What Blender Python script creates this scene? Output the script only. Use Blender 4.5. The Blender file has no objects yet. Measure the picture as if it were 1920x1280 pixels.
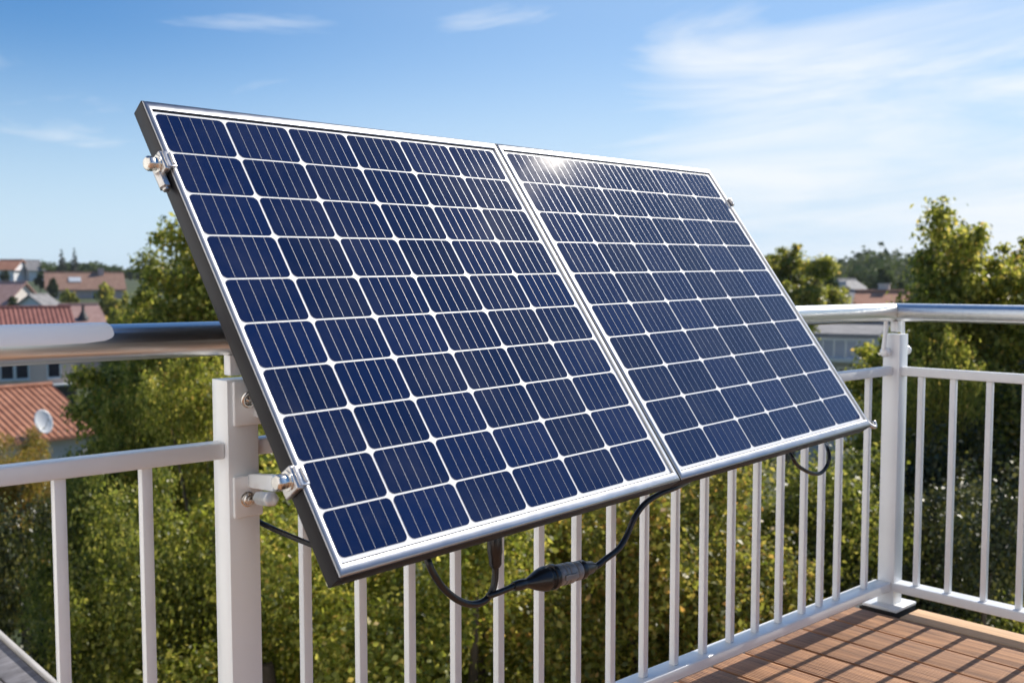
import bpy, bmesh, math, random
import numpy as np
from mathutils import Vector, Matrix

SC = bpy.context.scene
COL = SC.collection
R_ = math.radians

# ------------------------------------------------------------------ camera
F_PX, YAW, PITCH = 1897.74, R_(47.559), R_(3.846)
PX0, PY0 = 967.87, 659.30                       # principal point on the 1920x1280 photograph
EYE = Vector((-3.3913, -1.7361, 1.1481))        # balcony corner post = origin, deck = z 0
_fw = Vector((math.cos(YAW), math.sin(YAW), 0)); _rt = Vector((math.sin(YAW), -math.cos(YAW), 0)); _up = Vector((0, 0, 1))
FWD = _fw * math.cos(PITCH) - _up * math.sin(PITCH)
UPV = _up * math.cos(PITCH) + _fw * math.sin(PITCH)
cam = bpy.data.cameras.new('camera'); cam_o = bpy.data.objects.new('camera', cam); COL.objects.link(cam_o)
cam_o.matrix_world = Matrix(((_rt.x, UPV.x, -FWD.x, EYE.x), (_rt.y, UPV.y, -FWD.y, EYE.y), (_rt.z, UPV.z, -FWD.z, EYE.z), (0, 0, 0, 1)))
cam.sensor_width = 36; cam.lens = F_PX / 1920 * 36
cam.shift_x = -(PX0 - 960) / 1920; cam.shift_y = (PY0 - 640) / 1920
cam.clip_start = .05; cam.clip_end = 5000
cam.dof.use_dof = True; cam.dof.focus_distance = 2.15; cam.dof.aperture_fstop = 4.9
SC.camera = cam_o

# ------------------------------------------------------------------ sky and sun
SUN_EL, SUN_AZ = R_(40.2), R_(0.0)              # azimuth counted from +x (along the long railing, towards the corner)
sd = Vector((math.cos(SUN_EL) * math.cos(SUN_AZ), math.cos(SUN_EL) * math.sin(SUN_AZ), math.sin(SUN_EL)))
SC.view_settings.view_transform = 'Standard'; SC.view_settings.look = 'None'
SC.view_settings.exposure = 0.5; SC.view_settings.gamma = 1.0
w = bpy.data.worlds.new('World'); SC.world = w; w.use_nodes = True
nt = w.node_tree; nt.nodes.clear()
def N(t, **kw):
    n = nt.nodes.new(t)
    for k, v in kw.items(): setattr(n, k, v)
    return n
def math_n(op, a, b=None, clamp=False):
    n = N('ShaderNodeMath', operation=op, use_clamp=clamp)
    for i, v in enumerate((a, b)):
        if v is None: continue
        if isinstance(v, (int, float)): n.inputs[i].default_value = v
        else: nt.links.new(v, n.inputs[i])
    return n.outputs[0]
sky = N('ShaderNodeTexSky', sky_type='NISHITA', sun_disc=False, sun_elevation=SUN_EL, sun_rotation=math.pi / 2 - SUN_AZ,
        altitude=200, air_density=1.0, dust_density=0.15, ozone_density=3.0)
geo = N('ShaderNodeTexCoord')
sep = N('ShaderNodeSeparateXYZ'); nt.links.new(geo.outputs['Generated'], sep.inputs[0])
def bank(direction, lo, hi):                    # a bank of cloud round one compass direction
    d = Vector(direction).normalized()
    dt = N('ShaderNodeVectorMath', operation='DOT_PRODUCT'); nt.links.new(geo.outputs['Generated'], dt.inputs[0]); dt.inputs[1].default_value = d
    mr = N('ShaderNodeMapRange', interpolation_type='SMOOTHSTEP'); nt.links.new(dt.outputs['Value'], mr.inputs[0])
    mr.inputs[1].default_value = lo; mr.inputs[2].default_value = hi
    return mr.outputs[0]
CLOUD_SEED = 1.3
# clouds: the view direction projected on a high flat layer, streaked by a stretched noise
den = math_n('ADD', math_n('MAXIMUM', sep.outputs[2], 0.0), 0.12)
cx_, cy_ = math_n('DIVIDE', sep.outputs[0], den), math_n('DIVIDE', sep.outputs[1], den)
cmb = N('ShaderNodeCombineXYZ'); nt.links.new(cx_, cmb.inputs[0]); nt.links.new(cy_, cmb.inputs[1])
azn = math_n('ARCTAN2', sep.outputs[1], sep.outputs[0])
cv_ = N('ShaderNodeCombineXYZ'); nt.links.new(math_n('MULTIPLY', azn, 2.6), cv_.inputs[0])
nt.links.new(math_n('MULTIPLY', math_n('ADD', sep.outputs[2], math_n('MULTIPLY', azn, .07)), 15.0), cv_.inputs[1]); cv_.inputs[2].default_value = CLOUD_SEED
n1 = N('ShaderNodeTexNoise'); n1.inputs['Scale'].default_value = 1.0; n1.inputs['Detail'].default_value = 9; n1.inputs['Roughness'].default_value = .6; n1.inputs['Distortion'].default_value = .7
nt.links.new(cv_.outputs[0], n1.inputs['Vector'])
n2 = N('ShaderNodeTexNoise'); n2.inputs['Scale'].default_value = .55; n2.inputs['Detail'].default_value = 3
nt.links.new(cmb.outputs[0], n2.inputs['Vector'])
top = N('ShaderNodeMapRange', interpolation_type='SMOOTHSTEP'); nt.links.new(sep.outputs[2], top.inputs[0])
top.inputs[1].default_value = .285; top.inputs[2].default_value = .17
b1 = math_n('MULTIPLY', bank((.92, .37, .105), .90, .99), top.outputs[0])
b2 = math_n('ADD', bank((0.4516, 0.8588, 0.2418), .9945, .9999), math_n('ADD', bank((0.6439, 0.7249, 0.2448), .9972, .9999), bank((0.7714, 0.5866, 0.2466), .9975, .9999)))
thr = math_n('SUBTRACT', math_n('SUBTRACT', .588, math_n('MULTIPLY', b1, .24)), math_n('MULTIPLY', b2, .056))
cl = math_n('MULTIPLY', math_n('SUBTRACT', math_n('ADD', math_n('MULTIPLY', n1.outputs[0], .72), math_n('MULTIPLY', n2.outputs[0], .28)), thr), 5.0, True)
cl = math_n('MULTIPLY', cl, .85)
hsv = N('ShaderNodeHueSaturation'); hsv.inputs['Saturation'].default_value = 1.12; 
tint = N('ShaderNodeMix', data_type='RGBA', blend_type='MULTIPLY'); tint.inputs[0].default_value = 1; nt.links.new(sky.outputs[0], tint.inputs[6]); tint.inputs[7].default_value = (.66, .80, .93, 1)
nt.links.new(tint.outputs[2], hsv.inputs['Color'])
# pale summer haze low over the horizon
hz = N('ShaderNodeMapRange', interpolation_type='SMOOTHSTEP'); nt.links.new(sep.outputs[2], hz.inputs[0])
hz.inputs[1].default_value = .245; hz.inputs[2].default_value = .0; hz.inputs[3].default_value = 0; hz.inputs[4].default_value = .9
hb = bank((.93, .28, .15), .55, 1.0)
hf = math_n('ADD', hz.outputs[0], math_n('MULTIPLY', hb, .38), True)
hm = N('ShaderNodeMix', data_type='RGBA'); nt.links.new(hf, hm.inputs[0]); nt.links.new(hsv.outputs[0], hm.inputs[6]); hm.inputs[7].default_value = (5.0, 6.25, 7.45, 1)
mix = N('ShaderNodeMix', data_type='RGBA'); nt.links.new(cl, mix.inputs[0]); nt.links.new(hm.outputs[2], mix.inputs[6])
mix.inputs[7].default_value = (7.2, 7.5, 7.8, 1)
bg = N('ShaderNodeBackground'); nt.links.new(mix.outputs[2], bg.inputs[0]); bg.inputs[1].default_value = 0.093
wo = N('ShaderNodeOutputWorld'); nt.links.new(bg.outputs[0], wo.inputs[0])
sun = bpy.data.lights.new('sun', 'SUN'); sun.energy = 4.3; sun.angle = R_(.53); sun.color = (1, .93, .83)
sun_o = bpy.data.objects.new('sun', sun); COL.objects.link(sun_o)
sun_o.rotation_euler = sd.to_track_quat('Z', 'Y').to_euler(); sun_o.location = sd * 30

# ------------------------------------------------------------------ helpers
def at(u, v, D):                                # a point on the photo's ray (u, v) at depth D
    return EYE + (_rt * ((u - PX0) / F_PX) - UPV * ((v - PY0) / F_PX) + FWD) * D

def tag(o, label=None, cat=None, group=None, kind=None):
    for k, v in (('label', label), ('category', cat), ('group', group), ('kind', kind)):
        if v: o[k] = v
    return o
def empty(name, loc, label, cat, group=None, rz=0):
    o = bpy.data.objects.new(name, None); o.empty_display_size = .1; o.location = loc; o.rotation_euler = (0, 0, rz)
    COL.objects.link(o); return tag(o, label, cat, group)
def link_mesh(name, me, mat, parent=None, smooth=False):
    o = bpy.data.objects.new(name, me); COL.objects.link(o)
    if mat: me.materials.append(mat)
    if smooth: me.shade_smooth()
    if parent: o.parent = parent
    return o
def obj(name, bm, mat, parent=None, smooth=False, bevel=0, seg=2, world=False):
    bmesh.ops.recalc_face_normals(bm, faces=bm.faces)
    if bevel:
        ed = [e for e in bm.edges if len(e.link_faces) == 2 and e.calc_face_angle(0) > .6]
        bmesh.ops.bevel(bm, geom=ed, offset=bevel, segments=seg, affect='EDGES', profile=.5, clamp_overlap=True)
    me = bpy.data.meshes.new(name); bm.to_mesh(me); bm.free()
    o = link_mesh(name, me, mat, parent)
    if smooth: me.shade_smooth()
    elif bevel:
        me.shade_smooth()
        me.set_sharp_from_angle(angle=R_(35)) if hasattr(me, 'set_sharp_from_angle') else None
    if world and parent:                        # the mesh was built in world space
        bpy.context.view_layer.update(); o.matrix_parent_inverse = Matrix.Identity(4)
        me.transform(parent.matrix_world.inverted())
    return o
def nb(): return bmesh.new()
def box(bm, c, s, M=None):
    vs = []
    for x in (-.5, .5):
        for y in (-.5, .5):
            for z in (-.5, .5):
                p = Vector((x * s[0], y * s[1], z * s[2]))
                vs.append(bm.verts.new((M @ p if M else p) + Vector(c)))
    for f in ((0, 1, 3, 2), (4, 6, 7, 5), (0, 4, 5, 1), (2, 3, 7, 6), (0, 2, 6, 4), (1, 5, 7, 3)):
        bm.faces.new([vs[i] for i in f])
    return bm
def frame_from(d):
    d = Vector(d).normalized(); a = Vector((0, 0, 1)) if abs(d.z) < .9 else Vector((1, 0, 0))
    x = a.cross(d).normalized(); return x, d.cross(x).normalized(), d
def cyl(bm, a, b, r, n=16, r2=None):
    a, b = Vector(a), Vector(b); x, y, d = frame_from(b - a); r2 = r if r2 is None else r2
    rings = [[bm.verts.new(p + (x * math.cos(t) + y * math.sin(t)) * rr) for t in [2 * math.pi * i / n for i in range(n)]] for p, rr in ((a, r), (b, r2))]
    for i in range(n): bm.faces.new((rings[0][i], rings[0][(i + 1) % n], rings[1][(i + 1) % n], rings[1][i]))
    bm.faces.new(rings[0][::-1]); bm.faces.new(rings[1]); return bm
def lathe(bm, a, d, prof, n=24):                # profile of (distance along d, radius)
    a = Vector(a); x, y, d = frame_from(d); prev = None; first = None
    for s, r in prof:
        ring = [bm.verts.new(a + d * s + (x * math.cos(2 * math.pi * i / n) + y * math.sin(2 * math.pi * i / n)) * r) for i in range(n)]
        if prev:
            for i in range(n): bm.faces.new((prev[i], prev[(i + 1) % n], ring[(i + 1) % n], ring[i]))
        else: first = ring
        prev = ring
    bm.faces.new(first[::-1]); bm.faces.new(prev); return bm
def smooth_path(pts, k=8):
    P = [Vector(p) for p in pts]; P = [P[0] * 2 - P[1]] + P + [P[-1] * 2 - P[-2]]; out = []
    for i in range(1, len(P) - 2):
        for j in range(k):
            t = j / k; a, b, c, d = P[i - 1:i + 3]
            out.append(.5 * ((2 * b) + (c - a) * t + (2 * a - 5 * b + 4 * c - d) * t * t + (3 * b - a - 3 * c + d) * t ** 3))
    out.append(P[-2]); return out
def tube(bm, pts, rad, n=12):
    pts = [Vector(p) for p in pts]; rs = rad if isinstance(rad, (list, tuple)) else [rad] * len(pts)
    x = None; rings = []
    for i, p in enumerate(pts):
        d = (pts[min(i + 1, len(pts) - 1)] - pts[max(i - 1, 0)]).normalized()
        x = frame_from(d)[0] if x is None else (x - d * x.dot(d)).normalized()
        y = d.cross(x)
        rings.append([bm.verts.new(p + (x * math.cos(2 * math.pi * j / n) + y * math.sin(2 * math.pi * j / n)) * rs[i]) for j in range(n)])
    for a, b in zip(rings, rings[1:]):
        for j in range(n): bm.faces.new((a[j], a[(j + 1) % n], b[(j + 1) % n], b[j]))
    bm.faces.new(rings[0][::-1]); bm.faces.new(rings[-1]); return bm

# ------------------------------------------------------------------ materials
def mat(name, base=(.5, .5, .5), rough=.5, metal=0., coat=0., coat_rough=.03, spec=None, noise=0., nscale=8., bump=0., bscale=60., stretch=None):
    m = bpy.data.materials.new(name); m.use_nodes = True; t = m.node_tree; p = t.nodes['Principled BSDF']
    p.inputs['Base Color'].default_value = (*base, 1); p.inputs['Roughness'].default_value = rough; p.inputs['Metallic'].default_value = metal
    p.inputs['Coat Weight'].default_value = coat; p.inputs['Coat Roughness'].default_value = coat_rough
    if spec is not None: p.inputs['Specular IOR Level'].default_value = spec
    tc = t.nodes.new('ShaderNodeTexCoord'); src = tc.outputs['Object']
    if stretch:
        mpn = t.nodes.new('ShaderNodeMapping'); mpn.inputs['Scale'].default_value = stretch; t.links.new(src, mpn.inputs[0]); src = mpn.outputs[0]
    if noise:
        n = t.nodes.new('ShaderNodeTexNoise'); n.inputs['Scale'].default_value = nscale; n.inputs['Detail'].default_value = 6; t.links.new(src, n.inputs['Vector'])
        r = t.nodes.new('ShaderNodeValToRGB'); r.color_ramp.elements[0].position = .3; r.color_ramp.elements[1].position = .7
        r.color_ramp.elements[0].color = (*[c * (1 - noise) for c in base], 1); r.color_ramp.elements[1].color = (*[min(1, c * (1 + noise)) for c in base], 1)
        t.links.new(n.outputs[0], r.inputs[0]); t.links.new(r.outputs[0], p.inputs['Base Color'])
        mr = t.nodes.new('ShaderNodeMapRange'); mr.inputs[3].default_value = max(0, rough - .06); mr.inputs[4].default_value = min(1, rough + .08)
        t.links.new(n.outputs[0], mr.inputs[0]); t.links.new(mr.outputs[0], p.inputs['Roughness'])
    if bump:
        n = t.nodes.new('ShaderNodeTexNoise'); n.inputs['Scale'].default_value = bscale; n.inputs['Detail'].default_value = 5; t.links.new(src, n.inputs['Vector'])
        b = t.nodes.new('ShaderNodeBump'); b.inputs['Strength'].default_value = bump; b.inputs['Distance'].default_value = .01
        t.links.new(n.outputs[0], b.inputs['Height']); t.links.new(b.outputs[0], p.inputs['Normal'])
    return m
M = {}
M['white'] = mat('white_paint', (.765, .785, .80), .36, noise=.05, nscale=5, bump=.03, bscale=220, coat=.35, coat_rough=.12)
M['steel'] = mat('brushed_steel', (.82, .81, .79), .32, 1, noise=.04, nscale=14, stretch=(.3, 6, 6))
M['bolt'] = mat('bright_zinc', (.70, .68, .64), .26, 1, noise=.14, nscale=60)
M['cast'] = mat('cast_aluminium', (.62, .61, .60), .40, 1, noise=.14, nscale=60, bump=.1, bscale=300)
M['frame'] = mat('dark_anodised', (.018, .018, .021), .45, .2, spec=.22, noise=.08, nscale=20)
M['lip'] = mat('silver_anodised', (.42, .43, .45), .36, 1, noise=.03, nscale=30)
M['black'] = mat('black_rubber', (.012, .012, .013), .28, bump=.05, bscale=200)
M['grey_plastic'] = mat('grey_plastic', (.20, .20, .205), .3)
M['highlight_shell'] = mat('white_highlight', (.96, .94, .91), .2, coat=.5)  # white surface standing in for a bright reflection on the handrail
M['sheet'] = mat('white_backsheet', (.78, .785, .79), .5, coat=.6, coat_rough=.04)
M['busbar'] = mat('silver_busbar', (.30, .32, .38), .4, .2, coat=.5, coat_rough=.04)

def cell_material():
    m = bpy.data.materials.new('silicon_cell'); m.use_nodes = True; t = m.node_tree; p = t.nodes['Principled BSDF']
    g = t.nodes.new('ShaderNodeNewGeometry'); tc = t.nodes.new('ShaderNodeTexCoord')
    r = t.nodes.new('ShaderNodeValToRGB'); r.color_ramp.elements[0].color = (.0026, .0086, .044, 1); r.color_ramp.elements[1].color = (.0046, .0140, .070, 1)
    t.links.new(g.outputs['Random Per Island'], r.inputs[0])
    # hairline contact fingers across the busbars
    sx = t.nodes.new('ShaderNodeSeparateXYZ'); t.links.new(tc.outputs['Object'], sx.inputs[0])
    a = t.nodes.new('ShaderNodeMath'); a.operation = 'MULTIPLY'; a.inputs[1].default_value = 2 * math.pi / .0021; t.links.new(sx.outputs[1], a.inputs[0])
    s = t.nodes.new('ShaderNodeMath'); s.operation = 'SINE'; t.links.new(a.outputs[0], s.inputs[0])
    mr = t.nodes.new('ShaderNodeMapRange'); mr.inputs[1].default_value = .55; mr.inputs[2].default_value = 1; mr.inputs[3].default_value = 0; mr.inputs[4].default_value = .03; t.links.new(s.outputs[0], mr.inputs[0])
    mx = t.nodes.new('ShaderNodeMix'); mx.data_type = 'RGBA'; t.links.new(mr.outputs[0], mx.inputs[0]); t.links.new(r.outputs[0], mx.inputs[6]); mx.inputs[7].default_value = (.16, .18, .26, 1)
    t.links.new(mx.outputs[2], p.inputs['Base Color'])
    dn = t.nodes.new('ShaderNodeTexNoise'); dn.inputs['Scale'].default_value = 5; dn.inputs['Detail'].default_value = 9; dn.inputs['Roughness'].default_value = .65; t.links.new(tc.outputs['Object'], dn.inputs['Vector'])
    dr = t.nodes.new('ShaderNodeMapRange'); dr.inputs[1].default_value = .42; dr.inputs[2].default_value = .75; dr.inputs[3].default_value = 0; dr.inputs[4].default_value = .035; t.links.new(dn.outputs[0], dr.inputs[0])
    dm = t.nodes.new('ShaderNodeMix'); dm.data_type = 'RGBA'; t.links.new(dr.outputs[0], dm.inputs[0]); t.links.new(mx.outputs[2], dm.inputs[6]); dm.inputs[7].default_value = (.5, .48, .44, 1); t.links.new(dm.outputs[2], p.inputs['Base Color'])
    cr = t.nodes.new('ShaderNodeMapRange'); cr.inputs[1].default_value = .35; cr.inputs[2].default_value = .7; cr.inputs[3].default_value = .034; cr.inputs[4].default_value = .062; t.links.new(dn.outputs[0], cr.inputs[0]); t.links.new(cr.outputs[0], p.inputs['Coat Roughness'])
    p.inputs['Roughness'].default_value = .5; p.inputs['Specular IOR Level'].default_value = 0
    p.inputs['Coat Weight'].default_value = 1; p.inputs['Coat Roughness'].default_value = .06; p.inputs['Coat IOR'].default_value = 1.45
    return m
M['cell'] = cell_material()

def deck_material():
    m = bpy.data.materials.new('wood_composite'); m.use_nodes = True; t = m.node_tree; p = t.nodes['Principled BSDF']
    tc = t.nodes.new('ShaderNodeTexCoord'); g = t.nodes.new('ShaderNodeNewGeometry')
    mpn = t.nodes.new('ShaderNodeMapping'); mpn.inputs['Scale'].default_value = (46, 2.2, 10); t.links.new(tc.outputs['Object'], mpn.inputs[0])
    n = t.nodes.new('ShaderNodeTexNoise'); n.inputs['Scale'].default_value = 1; n.inputs['Detail'].default_value = 8; n.inputs['Distortion'].default_value = .6; t.links.new(mpn.outputs[0], n.inputs['Vector'])
    r = t.nodes.new('ShaderNodeValToRGB'); e = r.color_ramp.elements
    e[0].position = .28; e[0].color = (.14, .060, .028, 1); e[1].position = .76; e[1].color = (.54, .275, .128, 1)
    t.links.new(n.outputs[0], r.inputs[0])
    hv = t.nodes.new('ShaderNodeHueSaturation'); mr = t.nodes.new('ShaderNodeMapRange'); mr.inputs[3].default_value = .85; mr.inputs[4].default_value = 1.15
    t.links.new(g.outputs['Random Per Island'], mr.inputs[0]); t.links.new(mr.outputs[0], hv.inputs['Value']); t.links.new(r.outputs[0], hv.inputs['Color'])
    t.links.new(hv.outputs[0], p.inputs['Base Color']); p.inputs['Roughness'].default_value = .6
    # milled grooves running along the boards
    sx = t.nodes.new('ShaderNodeSeparateXYZ'); t.links.new(tc.outputs['Object'], sx.inputs[0])
    a = t.nodes.new('ShaderNodeMath'); a.operation = 'MULTIPLY'; a.inputs[1].default_value = 2 * math.pi / .0105; t.links.new(sx.outputs[0], a.inputs[0])
    s = t.nodes.new('ShaderNodeMath'); s.operation = 'SINE'; t.links.new(a.outputs[0], s.inputs[0])
    ad = t.nodes.new('ShaderNodeMath'); ad.operation = 'MULTIPLY_ADD'; ad.inputs[1].default_value = .6; t.links.new(n.outputs[0], ad.inputs[0]); t.links.new(s.outputs[0], ad.inputs[2])
    b = t.nodes.new('ShaderNodeBump'); b.inputs['Strength'].default_value = .8; b.inputs['Distance'].default_value = .0016
    t.links.new(ad.outputs[0], b.inputs['Height']); t.links.new(b.outputs[0], p.inputs['Normal'])
    return m
M['deck'] = deck_material()
M['plank'] = mat('bare_plank', (.56, .36, .20), .6, noise=.22, nscale=3, bump=.1, bscale=40, stretch=(20, 1.2, 20))
M['fascia'] = mat('dark_fascia', (.012, .012, .013), .7, noise=.1)
M['weathered'] = mat('weathered_wood', (.17, .165, .18), .7, noise=.35, nscale=4, bump=.3, bscale=20, stretch=(1, 12, 12))
M['weathered_edge'] = mat('weathered_wood_edge', (.5, .48, .46), .7, noise=.15, nscale=6)

def leaf_material(name, cols, trans=.5, rough=.42, spec=.5):
    m = bpy.data.materials.new(name); m.use_nodes = True; t = m.node_tree; t.nodes.clear()
    o = t.nodes.new('ShaderNodeOutputMaterial'); g = t.nodes.new('ShaderNodeNewGeometry')
    r = t.nodes.new('ShaderNodeValToRGB'); e = r.color_ramp.elements
    while len(e) < len(cols): e.new(.5)
    for i, c in enumerate(cols): e[i].position = c[3]; e[i].color = (*c[:3], 1)
    t.links.new(g.outputs['Random Per Island'], r.inputs[0])
    p = t.nodes.new('ShaderNodeBsdfPrincipled'); p.inputs['Roughness'].default_value = rough; p.inputs['Specular IOR Level'].default_value = spec
    t.links.new(r.outputs[0], p.inputs['Base Color'])
    tr = t.nodes.new('ShaderNodeBsdfTranslucent'); hs = t.nodes.new('ShaderNodeHueSaturation'); hs.inputs['Value'].default_value = 2.1; hs.inputs['Hue'].default_value = .49
    t.links.new(r.outputs[0], hs.inputs['Color']); t.links.new(hs.outputs[0], tr.inputs['Color'])
    mx = t.nodes.new('ShaderNodeMixShader'); mx.inputs[0].default_value = trans
    t.links.new(p.outputs[0], mx.inputs[1]); t.links.new(tr.outputs[0], mx.inputs[2]); t.links.new(mx.outputs[0], o.inputs[0])
    return m
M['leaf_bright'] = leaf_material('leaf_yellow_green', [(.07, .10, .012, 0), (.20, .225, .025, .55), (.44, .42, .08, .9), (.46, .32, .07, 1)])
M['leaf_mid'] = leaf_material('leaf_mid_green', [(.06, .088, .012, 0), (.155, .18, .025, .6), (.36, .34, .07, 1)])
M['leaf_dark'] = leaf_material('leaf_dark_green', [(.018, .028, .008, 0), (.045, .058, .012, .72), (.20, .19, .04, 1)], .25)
M['leaf_far'] = leaf_material('leaf_far_green', [(.03, .055, .018, 0), (.075, .10, .026, 1)], .25, .75, .1)
M['needle'] = leaf_material('needle_green', [(.012, .03, .014, 0), (.03, .05, .02, 1)], .15)
M['leaf_turn'] = leaf_material('leaf_olive', [(.08, .10, .014, 0), (.19, .20, .028, .55), (.36, .31, .06, .86), (.42, .24, .06, 1)])
M['leaf_autumn'] = leaf_material('leaf_turning', [(.09, .10, .014, 0), (.20, .18, .025, .5), (.34, .22, .04, .82), (.42, .26, .08, 1)])
M['bark'] = mat('bark', (.10, .075, .055), .85, noise=.3, nscale=10, bump=.5, bscale=30, stretch=(4, 4, 1))
M['grass'] = mat('grass_ground', (.055, .075, .022), .9, noise=.45, nscale=.12, bump=.4, bscale=2)
M['wall_taupe'] = mat('taupe_render', (.70, .53, .44), .85, noise=.06, nscale=1.2)
M['wall_cream'] = mat('cream_render', (.68, .62, .56), .85, noise=.05, nscale=1.2)
M['wall_white'] = mat('white_render', (.74, .74, .74), .85, noise=.04, nscale=1)
M['wall_pink'] = mat('pink_render', (.55, .42, .38), .85, noise=.06, nscale=1)
M['wall_grey'] = mat('grey_render', (.45, .46, .48), .85, noise=.06, nscale=1)
M['trim'] = mat('white_trim', (.75, .75, .74), .5)
M['pane'] = mat('window_glass', (.012, .016, .03), .06, spec=.6)
M['dark_open'] = mat('dark_door', (.03, .028, .03), .6)
M['dish'] = mat('dish_grey', (.55, .57, .60), .4)
def roof_material(name, a, b, pitch, axis=0):
    m = bpy.data.materials.new(name); m.use_nodes = True; t = m.node_tree; p = t.nodes['Principled BSDF']
    tc = t.nodes.new('ShaderNodeTexCoord')
    n = t.nodes.new('ShaderNodeTexNoise'); n.inputs['Scale'].default_value = 1.3; n.inputs['Detail'].default_value = 8; n.inputs['Roughness'].default_value = .7; t.links.new(tc.outputs['Object'], n.inputs['Vector'])
    br = t.nodes.new('ShaderNodeTexVoronoi'); br.inputs['Scale'].default_value = 1 / pitch; t.links.new(tc.outputs['Object'], br.inputs['Vector'])
    ml = t.nodes.new('ShaderNodeMix'); ml.data_type = 'FLOAT'; ml.inputs[0].default_value = .45; t.links.new(n.outputs[0], ml.inputs[2])
    bw = t.nodes.new('ShaderNodeRGBToBW'); t.links.new(br.outputs['Color'], bw.inputs[0]); t.links.new(bw.outputs[0], ml.inputs[3])
    r = t.nodes.new('ShaderNodeValToRGB'); r.color_ramp.elements[0].position = .25; r.color_ramp.elements[1].position = .75
    r.color_ramp.elements[0].color = (*a, 1); r.color_ramp.elements[1].color = (*b, 1)
    t.links.new(ml.outputs[0], r.inputs[0]); t.links.new(r.outputs[0], p.inputs['Base Color']); p.inputs['Roughness'].default_value = .8
    return m
M['roof_terracotta'] = roof_material('terracotta_tiles', (.30, .115, .06), (.48, .22, .13), .3)
M['roof_red'] = roof_material('red_tiles', (.20, .065, .05), (.31, .12, .095), .3)
M['roof_pink'] = roof_material('faded_pink_tiles', (.33, .19, .16), (.46, .29, .25), .4)
M['roof_brown'] = roof_material('brown_tiles', (.22, .12, .085), (.34, .20, .14), .4)
M['roof_orange'] = roof_material('orange_tiles', (.42, .17, .09), (.55, .25, .15), .4)
M['roof_grey'] = roof_material('grey_slates', (.16, .155, .16), (.28, .27, .27), .4)

# ------------------------------------------------------------------ the ground
_gr, _gz = [0, 60, 80, 130, 170, 220, 400, 600, 1500, 3000], [-9, -9, -8.6, -5.5, -2.2, 1.0, 4.5, 6.5, 8, 8]
def ground_z(x, y):
    r = math.hypot(x - EYE.x, y - EYE.y)
    return float(np.interp(r, _gr, _gz)) + .5 * math.sin(x * .05) * math.cos(y * .043) * min(1, r / 60)
bm = nb(); rings = []
RR = [0, 6, 12, 20, 30, 42, 56, 70, 85, 100, 120, 140, 160, 185, 210, 240, 280, 330, 400, 480, 600, 800, 1100, 1500, 2200, 3000]
for r in RR[1:]:
    rings.append([bm.verts.new((EYE.x + r * math.cos(a), EYE.y + r * math.sin(a), ground_z(EYE.x + r * math.cos(a), EYE.y + r * math.sin(a)))) for a in [2 * math.pi * i / 96 for i in range(96)]])
c0 = bm.verts.new((EYE.x, EYE.y, -9))
for i in range(96): bm.faces.new((c0, rings[0][i], rings[0][(i + 1) % 96]))
for a, b in zip(rings, rings[1:]):
    for i in range(96): bm.faces.new((a[i], b[i], b[(i + 1) % 96], a[(i + 1) % 96]))
tag(obj('ground', bm, M['grass'], smooth=True), kind='structure')

# ------------------------------------------------------------------ the balcony deck
GAPS = [-.108, -.287, -.452, -.617, -.782, -.947]
while GAPS[-1] > -7.0: GAPS.append(GAPS[-1] - .165)
bm = nb()
for a, b in zip(GAPS, GAPS[1:]):
    box(bm, ((a + b) / 2, -2.070, -.0125), (a - b - .011, 4.270, .025))
tag(obj('deck', bm, M['deck'], bevel=.002), kind='structure')
bm = nb(); box(bm, (-.0355, -2.152, -.0125), (.138, 4.1, .025))
tag(obj('deck_border', bm, M['plank'], bevel=.002), kind='structure')
bm = nb(); box(bm, (-3.54, -2.0, -.17), (7.32, 4.3, .26)); box(bm, (0, -.004, -.0215), (.16, .13, .041))
tag(obj('balcony_slab', bm, M['fascia']), kind='structure')

# unseen house wall left of the camera, placed to bounce sun onto the railing
hw = empty('unseen_house_wall', (-5.15, -3, -9), 'unseen cream rendered house wall placed beside the balcony to bounce sunlight', 'house')
bm = nb(); box(bm, (-5.35, 3.0, -1.5), (.4, 11.0, 15)); o = obj('wall', bm, mat('cream_facade', (.82, .80, .78), .85, noise=.05, nscale=1.5, bump=.1, bscale=120), hw); o.location = -hw.location
bm = nb(); box(bm, (-5.13, -1.3, 1.02), (.05, .9, 2.0)); o = obj('door', bm, mat('door_paint', (.72, .72, .70), .4), hw); o.location = -hw.location

# unseen house added behind the camera to put a bright reflection in the handrail
nh = empty('added_reflection_house', (0, -15, -9), 'unseen white house added behind the balcony to brighten the handrail reflection', 'house')
bm = nb(); box(bm, (0, 0, 6.0), (18, 8, 12), Matrix.Rotation(R_(-45), 3, 'Z')); o = obj('wall', bm, mat('white_facade', (.80, .79, .77), .85, noise=.04, nscale=1.5), nh)
Mh = Matrix.Rotation(R_(-45), 3, 'Z'); bm = nb()
rv = [bm.verts.new(Mh @ Vector(q)) for q in ((-9.5, -4.6, 11.8), (9.5, -4.6, 11.8), (9.5, 4.6, 11.8), (-9.5, 4.6, 11.8), (-9.5, 0, 14.2), (9.5, 0, 14.2))]
for f in ((0, 1, 5, 4), (2, 3, 4, 5), (0, 4, 3), (1, 2, 5), (3, 2, 1, 0)): bm.faces.new([rv[i] for i in f])
obj('roof', bm, mat('added_house_roof', (.35, .16, .10), .8, noise=.2, nscale=3), nh)

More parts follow.
